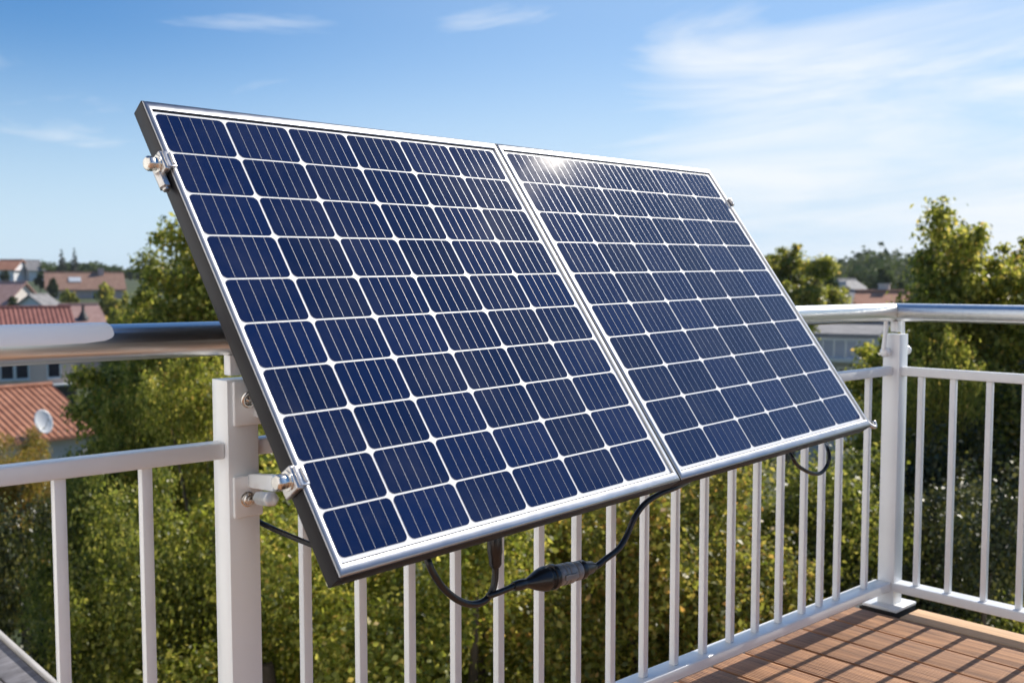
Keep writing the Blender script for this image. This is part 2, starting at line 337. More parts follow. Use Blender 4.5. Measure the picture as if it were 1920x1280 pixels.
# ------------------------------------------------------------------ the railings
POST_X, PW = -2.513, .061
HR, HZ = .0315, 1.048
def post(root, x, y, zb=.0, base=True):
    bm = nb(); box(bm, (x, y, (zb + .972) / 2 + .006), (PW, PW, .972 - zb - .012))
    p = obj('post', bm, M['white'], root, bevel=.0016)
    if base:
        bm = nb(); box(bm, (x, y, .006), (.15, .13, .012)); obj('base_plate', bm, M['white'], p, bevel=.003)
    bm = nb(); box(bm, (x, y, .978 + (HZ - .030 - .978) / 2), (.030, .026, HZ - .032 - .978)); obj('stub', bm, M['white'], p, bevel=.002)
    return p
def baluster(root, x, y):
    bm = nb(); box(bm, (x, y, .4595), (.019, .019, .735)); return obj('baluster', bm, M['white'], root, bevel=.0015)
def tube_mitred(bm, p0, p1, r, n0, n1, n=40):   # a tube cut by a plane at each end
    p0, p1 = Vector(p0), Vector(p1); x, y, d = frame_from(p1 - p0); rings = []
    for p, nn in ((p0, n0), (p1, n1)):
        nn = Vector(nn).normalized(); ring = []
        for i in range(n):
            q = (x * math.cos(2 * math.pi * i / n) + y * math.sin(2 * math.pi * i / n)) * r
            ring.append(bm.verts.new(p + q - d * (q.dot(nn) / d.dot(nn))))
        rings.append(ring)
    for i in range(n): bm.faces.new((rings[0][i], rings[0][(i + 1) % n], rings[1][(i + 1) % n], rings[1][i]))
    bm.faces.new(rings[0][::-1]); bm.faces.new(rings[1])
rail = empty('balcony_railing', (-3, 0, 0), 'long white balcony railing behind the solar panels with round steel handrail', 'railing')
rail.location = (0, 0, 0)
bm = nb(); tube_mitred(bm, (-6.6, 0, HZ), (-.001, 0, HZ), HR, (1, 0, 0), (1, -1, 0))
hand = obj('handrail', bm, M['steel'], rail, smooth=True); hand.data.set_sharp_from_angle(angle=R_(50))
# painted highlight: white half-shell on the near handrail, its end rounded
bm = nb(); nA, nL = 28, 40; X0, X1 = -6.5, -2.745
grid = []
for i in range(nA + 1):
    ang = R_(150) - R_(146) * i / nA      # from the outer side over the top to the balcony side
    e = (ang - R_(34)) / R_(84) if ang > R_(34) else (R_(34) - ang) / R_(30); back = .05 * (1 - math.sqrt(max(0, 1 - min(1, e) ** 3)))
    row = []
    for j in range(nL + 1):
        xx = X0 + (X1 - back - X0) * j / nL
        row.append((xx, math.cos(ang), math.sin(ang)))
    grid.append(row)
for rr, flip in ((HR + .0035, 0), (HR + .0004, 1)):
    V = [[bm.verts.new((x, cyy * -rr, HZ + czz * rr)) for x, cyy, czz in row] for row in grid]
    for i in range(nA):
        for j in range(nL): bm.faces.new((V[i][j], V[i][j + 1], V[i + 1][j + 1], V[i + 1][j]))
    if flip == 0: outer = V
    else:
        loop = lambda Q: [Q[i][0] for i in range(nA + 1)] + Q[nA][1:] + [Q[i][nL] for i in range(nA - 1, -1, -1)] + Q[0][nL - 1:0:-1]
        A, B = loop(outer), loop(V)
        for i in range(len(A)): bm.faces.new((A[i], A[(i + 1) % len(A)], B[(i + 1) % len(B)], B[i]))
cv = obj('highlight_shell', bm, M['highlight_shell'], hand, smooth=True); cv.data.set_sharp_from_angle(angle=R_(40))
cv['label'] = 'white half-round shell painting a highlight on the near stretch of handrail'
def hrail(name, root, z0, z1, depth, spans, axis):
    for a, b in spans:
        bm = nb(); c = (a + b) / 2; L = b - a
        box(bm, (c, 0, (z0 + z1) / 2) if axis == 0 else (0, c, (z0 + z1) / 2), (L, depth, z1 - z0) if axis == 0 else (depth, L, z1 - z0))
        obj(name, bm, M['white'], root, bevel=.004, seg=3)
h2 = PW / 2
hrail('mid_rail', rail, .827, .858, .036, [(-5.0, POST_X - h2), (POST_X + h2, -h2)], 0)
hrail('bottom_rail', rail, .060, .092, .062, [(-5.0, POST_X - h2), (POST_X + h2, -h2)], 0)
post(rail, POST_X, 0); corner = post(rail, 0, -.010); post(rail, -5.03, 0)
xs = [-2.832, -2.686] + [-2.37, -2.2405, -2.115, -1.988, -1.859, -1.729, -1.600, -1.472, -1.340, -1.209, -1.079, -.948, -.820, -.694, -.560, -.455, -.349, -.165]
xs += [-2.96 - .135 * k for k in range(15)]
for x in xs: baluster(rail, x, 0)
# swan-neck handrail brackets beside the corner post's top
for s, d in ((Vector((-1, 0, 0)), 1), (Vector((0, -1, 0)), 0)):
    bm = nb(); p = s * (h2 + .012)
    if d: pts = [p + Vector((-.012, 0, 1.022)), p + Vector((-.012, 0, .99)), p + Vector((-.02, 0, .945)), p + Vector((-.022, 0, .922)), p + Vector((-.008, 0, .905)), s * h2 + Vector((0, 0, .912))]
    else: pts = [p + Vector((.03, 0, 1.022)), p + Vector((.03, -.004, .985)), p + Vector((.03, -.008, .94)), p + Vector((.02, 0, .91)), Vector((h2 * .6, -h2, .91))]
    if not d: pts = [Vector((h2 + .012 + .0, -.012, 1.022)), Vector((h2 + .016, -.012, .975)), Vector((h2 + .024, -.012, .935)), Vector((h2 + .016, -.012, .905)), Vector((h2, -.012, .91))]
    sp = smooth_path(pts, 8); tube(bm, sp, [.0075 + .008 * max(0, (i / len(sp) - .45)) for i in range(len(sp))], 12)
    obj('handrail_bracket', bm, M['white'], rail, smooth=True)
    bm = nb(); q = sp[-12]; lathe(bm, q + Vector((0, .012, 0)) if d else q + Vector((.0, .0, 0)), (0, -1, 0), [(0, .013), (.006, .017), (.018, .017), (.026, .012), (.03, .004)], 20)
    obj('bracket_boss', bm, M['white'], rail, smooth=True)
side = empty('balcony_railing', (0, 0, 0), 'short white balcony railing running off to the right from the corner post', 'railing')
bm = nb(); tube_mitred(bm, (0, -4.2, HZ), (0, -.001, HZ), HR, (0, 1, 0), (1, -1, 0))
hand2 = obj('handrail', bm, M['steel'], side, smooth=True); hand2.data.set_sharp_from_angle(angle=R_(50))
hrail('mid_rail', side, .827, .858, .036, [(-2.4, -h2)], 1)
hrail('bottom_rail', side, .060, .092, .062, [(-2.4, -h2)], 1)
for k, y in enumerate([-.108, -.220, -.341, -.454] + [-.575 - .12 * i for i in range(15)]): baluster(side, 0, y)
post(side, 0, -2.434)

# ------------------------------------------------------------------ the solar panels
PO = Vector((-2.6005, -.49, .71826)); PU = Vector((.99605, .08698, .01763)).normalized()
PV = Vector((-.06462, .57463, .81586)); PV = (PV - PU * PV.dot(PU)).normalized(); PN = PU.cross(PV)
PW_, PH_, TH = 1.8556, .9221, .036
ROWS = [.8945, .8045, .715, .6258, .5362, .4478, .3602, .2738, .19, .1068, .0262]
def panel(name, u0, u1, cols, label):
    root = empty(name, PO + PU * u0, label, 'solar panel', 'solar panels on the balcony railing')
    Mx = Matrix((PU, PV, PN)).transposed().to_4x4(); root.rotation_euler = Mx.to_euler()
    W = u1 - u0; lw, lh = .0118, .0195
    bm = nb()                                    # dark side walls
    for c, s in (((.004, PH_ / 2), (.008, PH_)), ((W - .004, PH_ / 2), (.008, PH_)), ((W / 2, .004), (W - .016, .008)), ((W / 2, PH_ - .004), (W - .016, .008))):
        box(bm, (c[0], c[1], -TH / 2 - .001), (s[0], s[1], TH - .002))
    box(bm, (W / 2, PH_ / 2, -.0085), (W - .016, PH_ - .016, .004))
    fr = obj('frame', bm, M['frame'], root, bevel=.0012)
    for c, s in (((W / 2, .022), (W - .02, .026)), ((W / 2, PH_ - .022), (W - .02, .026))):
        bm = nb(); box(bm, (c[0], c[1], -TH + .0015), (s[0], s[1], .002)); obj('rear_flange', bm, M['frame'], fr)
    bm = nb()                                    # silver front lip, mitred
    prof = ((.0, -.010), (.02, -.0050), (.09, -.0018), (.22, .0004), (.42, .0014), (.70, .0016), (.93, .0010), (1.0, .0002), (1.0, -.0070))
    vs = []
    for t, z in prof:
        ix, iy = .0003 + t * lw, .0003 + t * lh
        vs.append([bm.verts.new(q) for q in ((ix, iy, z), (W - ix, iy, z), (W - ix, PH_ - iy, z), (ix, PH_ - iy, z))])
    n_ = len(vs)
    for k in range(n_):
        A, B = vs[k], vs[(k + 1) % n_]
        for a in range(4): bm.faces.new((A[a], A[(a + 1) % 4], B[(a + 1) % 4], B[a]))
    lip_ = obj('front_lip', bm, M['lip'], root, smooth=True); lip_.data.set_sharp_from_angle(angle=R_(50))
    bm = nb(); g_ = .002                         # white laminate
    v = [bm.verts.new(p) for p in ((lw + g_, lh + .0030, -.0030), (W - lw - g_, lh + .0030, -.0030), (W - lw - g_, PH_ - lh - .0030, -.0030), (lw + g_, PH_ - lh - .0030, -.0030))]
    e = bmesh.ops.extrude_face_region(bm, geom=[bm.faces.new(v)])
    for q in e['geom']:
        if isinstance(q, bmesh.types.BMVert): q.co.z -= .002
    obj('backsheet', bm, M['sheet'], root)
    bm = nb(); bars = []
    for r in range(10):
        top, bot = ROWS[r], ROWS[r + 1] + .0037
        for c in range(6):
            a, b = cols[c] - u0, cols[c + 1] - u0 - .0047
            rc = .0100
            pts = []
            for (qx, qy, t0) in ((b - rc, top - rc, 0), (a + rc, top - rc, 90), (a + rc, bot + rc, 180), (b - rc, bot + rc, 270)):
                for k in range(7):
                    t = R_(t0 + 90 * k / 6); pts.append((qx + rc * math.cos(t), qy + rc * math.sin(t)))
            bm.faces.new([bm.verts.new((x, y, -.0024)) for x, y in pts])
            for k in range(1, 6):
                xx = a + (b - a) * (k / 6); wv = .00035
                bars.append(bm.faces.new([bm.verts.new(p) for p in ((xx - wv, bot + .0008, -.0019), (xx + wv, bot + .0008, -.0019), (xx + wv, top - .0008, -.0019), (xx - wv, top - .0008, -.0019))]))
    for f_ in bars: f_.material_index = 1
    ca_ = obj('cell_array', bm, M['cell'], root); ca_.data.materials.append(M['busbar'])
    bm = nb(); box(bm, (W / 2, PH_ - .14, -.018), (.12, .09, .014)); obj('junction_box', bm, M['black'], root, bevel=.003)
    return root
LC = [.0165, .1555, .2945, .437, .5825, .7275, .8755]; RC = [.9215, 1.0760, 1.2305, 1.3790, 1.5290, 1.6790, 1.8315]
panL = panel('solar_panel', 0, .8962, LC, 'solar panel nearest the camera, clamped to the railing post at its left')
panR = panel('solar_panel', .8992, PW_, RC, 'farther solar panel with sun glare on its upper cells, beside the corner')
def pan(u, v, n): return PO + PU * u + PV * v + PN * n

# ------------------------------------------------------------------ brackets and clamps
PM = Matrix((PU, PV, PN)).transposed()          # panel axes
def hexbolt(bm, a, d, r, L, n=6): cyl(bm, a, Vector(a) + Vector(d).normalized() * L, r, n)
def plate_part(root, x, z, s=(.062, .075)):
    bm = nb(); box(bm, (x, -h2 - .0045, z), (s[0], .009, s[1])); p = obj('plate', bm, M['white'], root, bevel=.0035, seg=3, world=True); return p
def boltpart(root, c, d, r=.012, L=.010, parent=None):
    bm = nb(); c = Vector(c); d = Vector(d).normalized()
    lathe(bm, c, d, [(0, r * 1.25), (.002, r * 1.25), (.0022, r), (L * .8, r), (L, r * .82)], 24)
    lathe(bm, c + d * (L + .0003), d, [(0, r * .5), (.0018, r * .5), (.0024, r * .4)], 6)
    return obj('bolt', bm, M['bolt'], root, world=True, bevel=.0006)
brL = empty('mounting_bracket', (-2.512, -h2, .757), 'lower white bracket on the near post, its arm reaching a bright panel clamp', 'bracket', 'panel brackets')
plate_part(brL, -2.5085, .757, (.058, .078)); boltpart(brL, (-2.512, -h2 - .0092, .752), (0, -1, 0), .0115, .011)
cc = pan(-.012, .158, -.016)
a0, a1 = Vector((-2.500, -h2 - .010, .785)), cc + Vector((.012, .055, .0))
bm = nb(); d = a1 - a0; x_, y_, z_ = frame_from(d); MM = Matrix((x_, y_, z_)).transposed()
box(bm, (a0 + a1) / 2, (.018, .026, d.length), MM); obj('arm', bm, M['white'], brL, bevel=.003, world=True)
a2 = cc + Vector((-.004, .05, -.022)); b2 = Vector((-2.512, -h2 - .01, .757)); 
bm = nb(); d = a2 - b2; x_, y_, z_ = frame_from(d); cyl(bm, a2 - d * .42, a2 + d * .03, .0125, 6); obj('clamp_screw', bm, M['cast'], brL, bevel=.002, world=True)
def clamp(root, u, v, sgn, big=1.0, nut=1):            # grips the frame's side and hooks over the front lip
    k = big; e = -.0005 if sgn < 0 else PW_ + .0005
    P = lambda du, dv, dn: pan(e + sgn * du * k, v + dv * k, dn)
    bm = nb(); box(bm, P(.006, 0, -.014), (.012 * k, .040 * k, .040), PM); body = obj('clamp_body', bm, M['cast'], root, bevel=.003, seg=3, world=True)
    bm = nb(); box(bm, P(-.0022, 0, .0056), (.018 * k, .034 * k, .006), PM); box(bm, P(-.006, 0, .0092), (.006 * k, .026 * k, .0045), PM); obj('clamp_jaw', bm, M['cast'], root, bevel=.0018, world=True)
    for dv, dn, r, L in ((.002, -.010, .014, .022),):
        bm = nb(); c = P(.012, dv, dn); d = PU * sgn
        lathe(bm, c, d, [(0, .0165 * k), (.003, .0165 * k), (.0032, .012 * k), (.010 * k, .0115 * k), (.0101 * k, .0135 * k), (.019 * k, .0135 * k), (.023 * k, .010 * k)], 8)
        obj('bolt', bm, M['bolt'], root, bevel=.001, world=True)
    if not nut: return
    bm = nb(); c = P(.010, -.030, -.018); cyl(bm, c + PV * .016 * k, c - PV * .014 * k, .0105 * k, 6); cyl(bm, c - PV * .014 * k, c - PV * .020 * k, .006 * k, 14)
    obj('nut', bm, M['cast'], root, bevel=.001, world=True)
clamp(brL, 0, .168, -1, 1.0, 0)
brU = empty('mounting_bracket', (-2.512, -h2, .93), 'upper white bracket plate on the near post with eye bolt, half behind the panel', 'bracket', 'panel brackets')
plate_part(brU, -2.505, .929, (.060, .082))
bm = nb(); c = Vector((-2.512, -h2 - .010, .938)); ring = [c + Vector((.012 * math.cos(t), -.012 - .004 * math.sin(t), .013 * math.sin(t))) for t in [2 * math.pi * i / 20 for i in range(21)]]
tube(bm, ring, .0038, 10); lathe(bm, c + Vector((.0, .0005, 0)), (0, -1, 0), [(0, .010), (.003, .010), (.004, .006), (.012, .006)], 16)
obj('eye_bolt', bm, M['bolt'], brU, smooth=True, world=True)
bm = nb(); a0 = Vector((-2.488, -h2 - .009, .915)); a1 = pan(.10, .262, -TH + .001); d = a1 - a0; x_, y_, z_ = frame_from(d)
box(bm, (a0 + a1) / 2, (.016, .024, d.length), Matrix((x_, y_, z_)).transposed()); obj('arm', bm, M['white'], brU, bevel=.002, world=True)
c1 = empty('panel_clamp', pan(-.01, .775, 0), 'bright bolted clamp high on the left edge of the near panel', 'clamp', 'panel clamps'); clamp(c1, 0, .782, -1, .98)
c2 = empty('panel_clamp', pan(PW_ + .01, .83, 0), 'small clamp near the top of the right panel edge against the sky', 'clamp', 'panel clamps'); clamp(c2, 0, .79, 1, .7, 0)
hk = empty('panel_hook', pan(PW_, .02, 0), 'small curved metal hook at the lower right corner of the far panel', 'hook')
bm = nb(); sp = smooth_path([pan(PW_ + .002, .085, -.018), pan(PW_ + .010, .075, -.018), pan(PW_ + .013, .04, -.016), pan(PW_ + .018, .008, -.012), pan(PW_ + .032, -.004, -.008), pan(PW_ + .042, .012, -.006)], 8)
tube(bm, sp, .006, 10); obj('hook', bm, M['cast'], hk, smooth=True, world=True)
bm = nb(); cyl(bm, pan(PW_ + .0005, .085, -.018), pan(PW_ + .008, .085, -.018), .012, 6); obj('bolt', bm, M['bolt'], hk, bevel=.001, world=True)

# ------------------------------------------------------------------ cables
def cable(pts, r, label, extra=None):
    root = empty('cable', pts[0], label, 'cable', 'panel cables')
    bm = nb(); tube(bm, smooth_path(pts, 10), r, 14); obj('cord', bm, M['black'], root, smooth=True, world=True)
    return root
cable([(-2.49, .045, .72), (-2.475, .0, .700), (-2.452, -.07, .682), (-2.415, -.16, .662), (-2.37, -.26, .655), (-2.30, -.33, .68), (-2.25, -.30, .76)], .0052, 'short black cable sagging from behind the near post to the panel')
def oy(u, v, y):                                # the point of the photo's ray (u, v) in the upright plane at this y
    d = at(u, v, 1) - EYE; return EYE + d * ((y - EYE.y) / d.y)
Y = -.365
lp = cable([oy(792, 1030, Y + .05), oy(800, 1045, Y + .01), oy(812, 1073, Y), oy(830, 1100, Y), oy(855, 1122, Y), oy(882, 1132, Y), oy(908, 1126, Y), oy(924, 1104, Y), oy(929, 1070, Y), oy(927, 1030, Y), oy(926, 1005, Y + .02), oy(926, 985, Y + .06)], .0064, 'black cable hanging in a loop under the panel with an inline connector')
bm = nb(); tube(bm, smooth_path([oy(914, 1117, Y - .004), oy(930, 1112, Y - .006), oy(950, 1104, Y - .006), oy(968, 1096, Y - .006)], 8), .0058, 14); obj('cord', bm, M['black'], lp, smooth=True, world=True)
t0, t1_ = oy(927, 1005, Y), oy(929, 1060, Y)
bm = nb(); lathe(bm, t0, t1_ - t0, [(0, .0140), (.03, .0140), (.034, .0125), (.052, .0115), (.058, .0085)], 20); obj('strain_relief', bm, M['black'], lp, bevel=.001, world=True)
ca, cb = oy(962, 1099, Y - .006), oy(1112, 1062, Y - .006); cd = (cb - ca).normalized(); K = (cb - ca).length / .172
PR = lambda L: [(a * K, b * K * .86) for a, b in L]
bm = nb(); lathe(bm, ca, cd, PR([(0, .0075), (.012, .0095), (.022, .0095), (.0225, .008), (.03, .009), (.048, .0175), (.060, .0215), (.066, .0225), (.070, .0195), (.076, .0195), (.0765, .0225), (.084, .0225), (.086, .018), (.0865, .0178)]), 28)
con = obj('connector', bm, M['black'], lp, bevel=.0006, world=True)
bm = nb(); lathe(bm, ca + cd * .087 * K, cd, PR([(0, .0178), (.004, .0196), (.010, .0196), (.0105, .0178), (.013, .0178), (.0135, .0196), (.018, .0196), (.0185, .0178), (.021, .0178), (.0215, .0196), (.032, .0192), (.036, .0175), (.0365, .0155), (.0395, .0155), (.040, .0175), (.050, .0175), (.0505, .0152)]), 28)
box(bm, ca + cd * .106 * K + Vector((0, -.0186 * K, .0)), (.028 * K, .004, .010), Matrix((cd, Vector((0, 1, 0)), cd.cross(Vector((0, 1, 0))))).transposed())
sl = obj('sleeve', bm, M['grey_plastic'], con, bevel=.0006); sl.data.transform(lp.matrix_world.inverted())
bm = nb(); lathe(bm, ca + cd * .138 * K, cd, PR([(0, .015), (.001, .0175), (.010, .0175), (.012, .014), (.030, .0115), (.034, .0085), (.040, .006)]), 28)
gl = obj('gland', bm, M['black'], con, bevel=.0006); gl.data.transform(lp.matrix_world.inverted())
bm = nb(); tube(bm, smooth_path([cb, cb + cd * .012, oy(1135, 1048, Y - .005), oy(1160, 1028, Y - .003), oy(1176, 1002, Y), oy(1190, 970, Y), oy(1210, 943, Y), oy(1238, 925, Y), oy(1270, 912, Y), oy(1300, 895, Y + .03)], 8), .0062, 14)
obj('cord', bm, M['black'], lp, smooth=True, world=True)
Y2 = -.295
cable([oy(1470, 820, Y2 + .09), oy(1478, 842, Y2 + .03), oy(1486, 858, Y2), oy(1498, 874, Y2), oy(1520, 886, Y2), oy(1537, 887, Y2), oy(1550, 874, Y2), oy(1555, 856, Y2), oy(1551, 838, Y2 + .02), oy(1545, 812, Y2 + .09)], .0052, 'thin dark cable looping below the far panel near its right end')

# ------------------------------------------------------------------ trees
def leaf_cloud(rng, centres, radii, counts, size, flat=.0, aspect=.62):
    """Many small folded leaves scattered in ragged clumps."""
    C, D = [], []
    for c, r, k in zip(centres, radii, counts):
        d = rng.normal(size=(k, 3)); d /= np.linalg.norm(d, axis=1)[:, None]
        rad = r * (rng.random(k) ** .42) * (1 + .25 * rng.normal(size=k)).clip(.4, 1.6)
        C.append(np.asarray(c) + d * rad[:, None] * np.array([1, 1, .8])); D.append(d)
    C = np.concatenate(C); D = np.concatenate(D); n = len(C)
    nrm = D * .55 + rng.normal(size=(n, 3)) * .6 + np.array([0, 0, .45]); nrm /= np.linalg.norm(nrm, axis=1)[:, None]
    t = rng.normal(size=(n, 3)); t -= nrm * (t * nrm).sum(1)[:, None]; t /= np.linalg.norm(t, axis=1)[:, None]
    b = np.cross(nrm, t); s = size * (.6 + .8 * rng.random(n))[:, None]
    base, tip = C - t * s * .5, C + t * s * .5
    lf, rg = C + b * s * aspect * .5 + nrm * s * .12, C - b * s * aspect * .5 + nrm * s * .12
    return np.stack([base, lf, tip, rg], 1).reshape(-1, 3)
def quads_mesh(name, V):
    me = bpy.data.meshes.new(name); n = len(V) // 4
    me.vertices.add(len(V)); me.vertices.foreach_set('co', V.astype(np.float32).ravel())
    me.loops.add(n * 4); me.loops.foreach_set('vertex_index', np.arange(n * 4, dtype=np.int32))
    me.polygons.add(n); me.polygons.foreach_set('loop_start', np.arange(0, n * 4, 4, dtype=np.int32)); me.polygons.foreach_set('loop_total', np.full(n, 4, np.int32))
    me.update(); me.validate(); return me
def tree_proto(seed, R, Ht, crown_h, n_lobe, n_leaf, size, spire=0.):
    """crown mesh and trunk mesh, base at the origin; R crown radius, Ht height, crown_h crown depth"""
    rng = np.random.default_rng(seed); cs, rs = [], []
    zc = Ht - crown_h / 2
    while len(cs) < n_lobe:
        p = rng.normal(size=3); p /= np.linalg.norm(p); rr = rng.random() ** .45
        z = p[2] * rr; taper = 1 - spire * max(0, z)
        q = np.array([p[0] * rr * R * .82 * taper, p[1] * rr * R * .82 * taper, zc + z * crown_h * .45])
        cs.append(q); rs.append(R * (.12 + .17 * rng.random()) * (taper * .5 + .5))
    ext_c, ext_r = [], []                        # stray twigs that break the outline
    for i in range(int(n_lobe * 1.6)):
        j = rng.integers(n_lobe); d = rng.normal(size=3); d[2] = abs(d[2]) * .8; d /= np.linalg.norm(d)
        ext_c.append(cs[j] + d * rs[j] * 1.05); ext_r.append(rs[j] * (.25 + .25 * rng.random()))
    vol = np.array(rs) ** 2; cnt = (vol / vol.sum() * n_leaf * .78).astype(int)
    v2 = np.array(ext_r) ** 2; cnt2 = (v2 / v2.sum() * n_leaf * .22).astype(int)
    V = leaf_cloud(rng, cs + ext_c, rs + ext_r, list(cnt) + list(cnt2), size)
    V[:, 2] *= Ht / np.percentile(V[:, 2], 99.95)
    crown = quads_mesh('crown', V)
    bm = nb(); k = 10; lean = rng.normal(size=2) * .12
    tr = [Vector((lean[0] * (i / k) ** 2 * 2, lean[1] * (i / k) ** 2 * 2, (zc + crown_h * .2) * i / k)) for i in range(k + 1)]
    r0 = .028 * Ht
    tube(bm, tr, [r0 * (1.25 - .25 * min(1, i * .7)) * (1 - .75 * i / k) for i in range(k + 1)], 10)
    for c, r in list(zip(cs, rs))[:26]:
        h = max(.25 * Ht, min(float(c[2]) - abs(float(np.hypot(c[0], c[1]))) * .6, zc)); i = min(k, h / (zc + crown_h * .2) * k); a = tr[int(i)]
        c = Vector(c); mid = a.lerp(c, .55) + Vector((0, 0, -.08 * R))
        tube(bm, smooth_path([a, mid, c], 4), [r0 * .34 * (1 - .85 * j / 8) for j in range(9)], 6)
    me = bpy.data.meshes.new('trunk'); bm.to_mesh(me); bm.free(); me.shade_smooth(); me.materials.append(M['bark'])
    return crown, me
NEAR = [tree_proto(11, 2.0, 8.0, 5.2, 84, 120000, .050), tree_proto(12, 1.9, 8.0, 5.6, 78, 115000, .048), tree_proto(13, 2.1, 8.0, 4.8, 90, 125000, .052)]
TALL = [tree_proto(21, 1.9, 11.0, 7.5, 96, 110000, .070, .75), tree_proto(22, 2.0, 11.0, 6.5, 84, 105000, .07, .45), tree_proto(23, 1.8, 11, 7.0, 80, 100000, .07, .6)]
ROUND = [tree_proto(24, 2.1, 11.0, 3.9, 44, 42000, .12, .3)]
FAR = [tree_proto(31, 2.2, 6.0, 4.8, 40, 8200, .28), tree_proto(32, 2.0, 6.0, 4.4, 34, 7600, .30), tree_proto(33, 1.9, 7.0, 5.4, 36, 7800, .28, .5)]
_mats = {}
def tree(name, protos, k, loc, scale, rz, leaf, label, group, cat='tree', sxy=1.0):
    crown, trunk = protos[k]; key = (crown.name, leaf)
    if key not in _mats:
        c = crown.copy(); c.materials.clear(); c.materials.append(M[leaf]); _mats[key] = c
    root = empty(name, loc, label, cat, group, rz); root.scale = (scale * sxy, scale * sxy, scale)
    for nm, me in (('trunk', trunk), ('crown', _mats[key])):
        o = bpy.data.objects.new(nm, me); COL.objects.link(o); o.parent = root
    return root
def place(name, protos, k, u, vtop, D, Ht, leaf, label, group, rz=0, sxy=1.0, cat='tree'):
    p = at(u, vtop, D); g = ground_z(p.x, p.y); s = (p.z - g) / Ht
    return tree(name, protos, k, (p.x, p.y, g), s, rz, leaf, label, group, cat, sxy)
G1 = 'leafy trees below the balcony'
near = [
    (0, 600, 860, 8.6, 'leaf_bright', .95, 'yellow-green leafy tree below the left lower corner of the panels'),
    (1, 900, 850, 8.8, 'leaf_bright', 1.0, 'yellow-green tree directly below the looped panel cable'),
    (2, 1190, 800, 9.4, 'leaf_turn', .95, 'bushy tree with some turning leaves below the panel seam'),
    (0, 1440, 790, 10.2, 'leaf_mid', .95, 'mid green tree seen through the balusters left of the corner post'),
    (1, 400, 655, 12.0, 'leaf_bright', .55, 'leafy tree just left of the near railing post'),
    (2, 285, 700, 13.0, 'leaf_bright', .42, 'leafy tree beside the taupe house at left'),
    (2, 140, 838, 12.5, 'leaf_mid', .52, 'leafy tree below the terracotta roof, behind the leftmost baluster gap'),
    (0, -110, 890, 8.4, 'leaf_dark', .62, 'dark tree at the left below the mid rail'),
    (2, 320, 870, 9.0, 'leaf_mid', .62, 'green tree behind the leftmost balusters'),
    (1, 1748, 630, 11.5, 'leaf_bright', .40, 'sunlit yellow-green tree right behind the corner post'),
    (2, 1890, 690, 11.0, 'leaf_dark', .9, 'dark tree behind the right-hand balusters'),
    (0, 1640, 880, 9.8, 'leaf_mid', .85, 'dark green tree low behind the corner post'),
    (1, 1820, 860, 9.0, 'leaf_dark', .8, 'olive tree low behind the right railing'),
]
for i, (k, u, v, D, lf, sx, lab) in enumerate(near): place('leafy_tree', NEAR, k, u, v, D, 8.0, lf, lab, G1, rz=i * 1.7, sxy=sx)
G2 = 'tall trees rising past the handrail'
tall = [
    (1, 385, 392, 14.0, 'leaf_bright', 1.0, 'tall green tree rising behind the left edge of the panels'),
    (0, 285, 476, 15.0, 'leaf_mid', .85, 'slim dark green tree left of the panels beside the houses'),
    (1, 1772, 386, 13.2, 'leaf_bright', .84, 'tallest pointed tree at right above the steel handrail'),
    (2, 1875, 426, 12.6, 'leaf_bright', .9, 'tree beside the tallest one near the right frame edge'),
    (2, 1955, 416, 13.6, 'leaf_bright', 1.0, 'tree cut by the right edge of the picture'),
    (1, 640, 560, 16.0, 'leaf_mid', 1.0, 'tree behind the near panel, glimpsed under it'),
    (2, 1000, 600, 16.0, 'leaf_mid', 1.0, 'tree behind the middle of the panels, glimpsed under them'),
]
for i, (k, u, v, D, lf, sx, lab) in enumerate(tall): place('tall_tree', TALL, k, u, v, D, 11.0, lf, lab, G2, rz=i * 2.3 + .4, sxy=sx)
place('tall_tree', ROUND, 0, 1488, 460, 38.0, 11.0, 'leaf_bright', 'rounded yellow-green tree just right of the panels', G2, rz=.8, sxy=1.05)
G3 = 'garden trees among the houses'
mid = [
    (0, 30, 555, 128, 1.0, 'round garden tree beside the pink-roofed house far left'),
    (1, 75, 512, 170, .9, 'bushy tree below the white-gabled far house'),
    (0, 98, 520, 150, .6, 'dark bushy tree left of the long brown roof'),
    (2, 92, 503, 200, .8, 'tree between the far houses under the conifers'),
    (1, 128, 542, 120, .7, 'light shrub-like tree before the long brown roof'),
    (0, 212, 530, 105, .7, 'yellow-green tree before the right end of the brown roof'),
    (1, 218, 578, 62, .42, 'small tree at the right end of the pink roof'),
    (0, 8, 506, 190, .9, 'tree at the far left under the orange roof'),
    (2, 1556, 506, 60, .32, 'tree right of the round yellow-green one by the panels'),
    (0, 1612, 512, 130, .8, 'dark tree behind the grey roof at right'),
    (1, 1662, 502, 115, .8, 'green tree left of the tallest right-hand tree'),
    (2, 1632, 516, 150, .8, 'tree behind the white gable at right'),
    (0, 1712, 520, 70, .4, 'tree behind the red roof at right'),
    (1, 168, 506, 190, 1.0, 'wide tree on the slope right of the conifers'),
    (0, 55, 497, 240, 1.1, 'tree on the far slope between the white house and the conifers'),
    (1, 0, 545, 140, .8, 'tree at the left edge above the faded pink roof'),
    (0, 1672, 640, 26, .22, 'green tree beside the pale building at right'),
]
for i, (k, u, v, D, sx, lab) in enumerate(mid):
    place('garden_tree', FAR, k, u, v, D, 6.0 if k < 2 else 7.0, 'leaf_bright' if i in (4, 5, 6, 16) else 'leaf_far', lab, G3, rz=i * 1.3, sxy=sx)
place('garden_tree', NEAR, 2, 40, 803, 20, 8.0, 'leaf_autumn', 'shrubby tree with turning leaves before the terracotta roof', G3, rz=.4, sxy=.72)
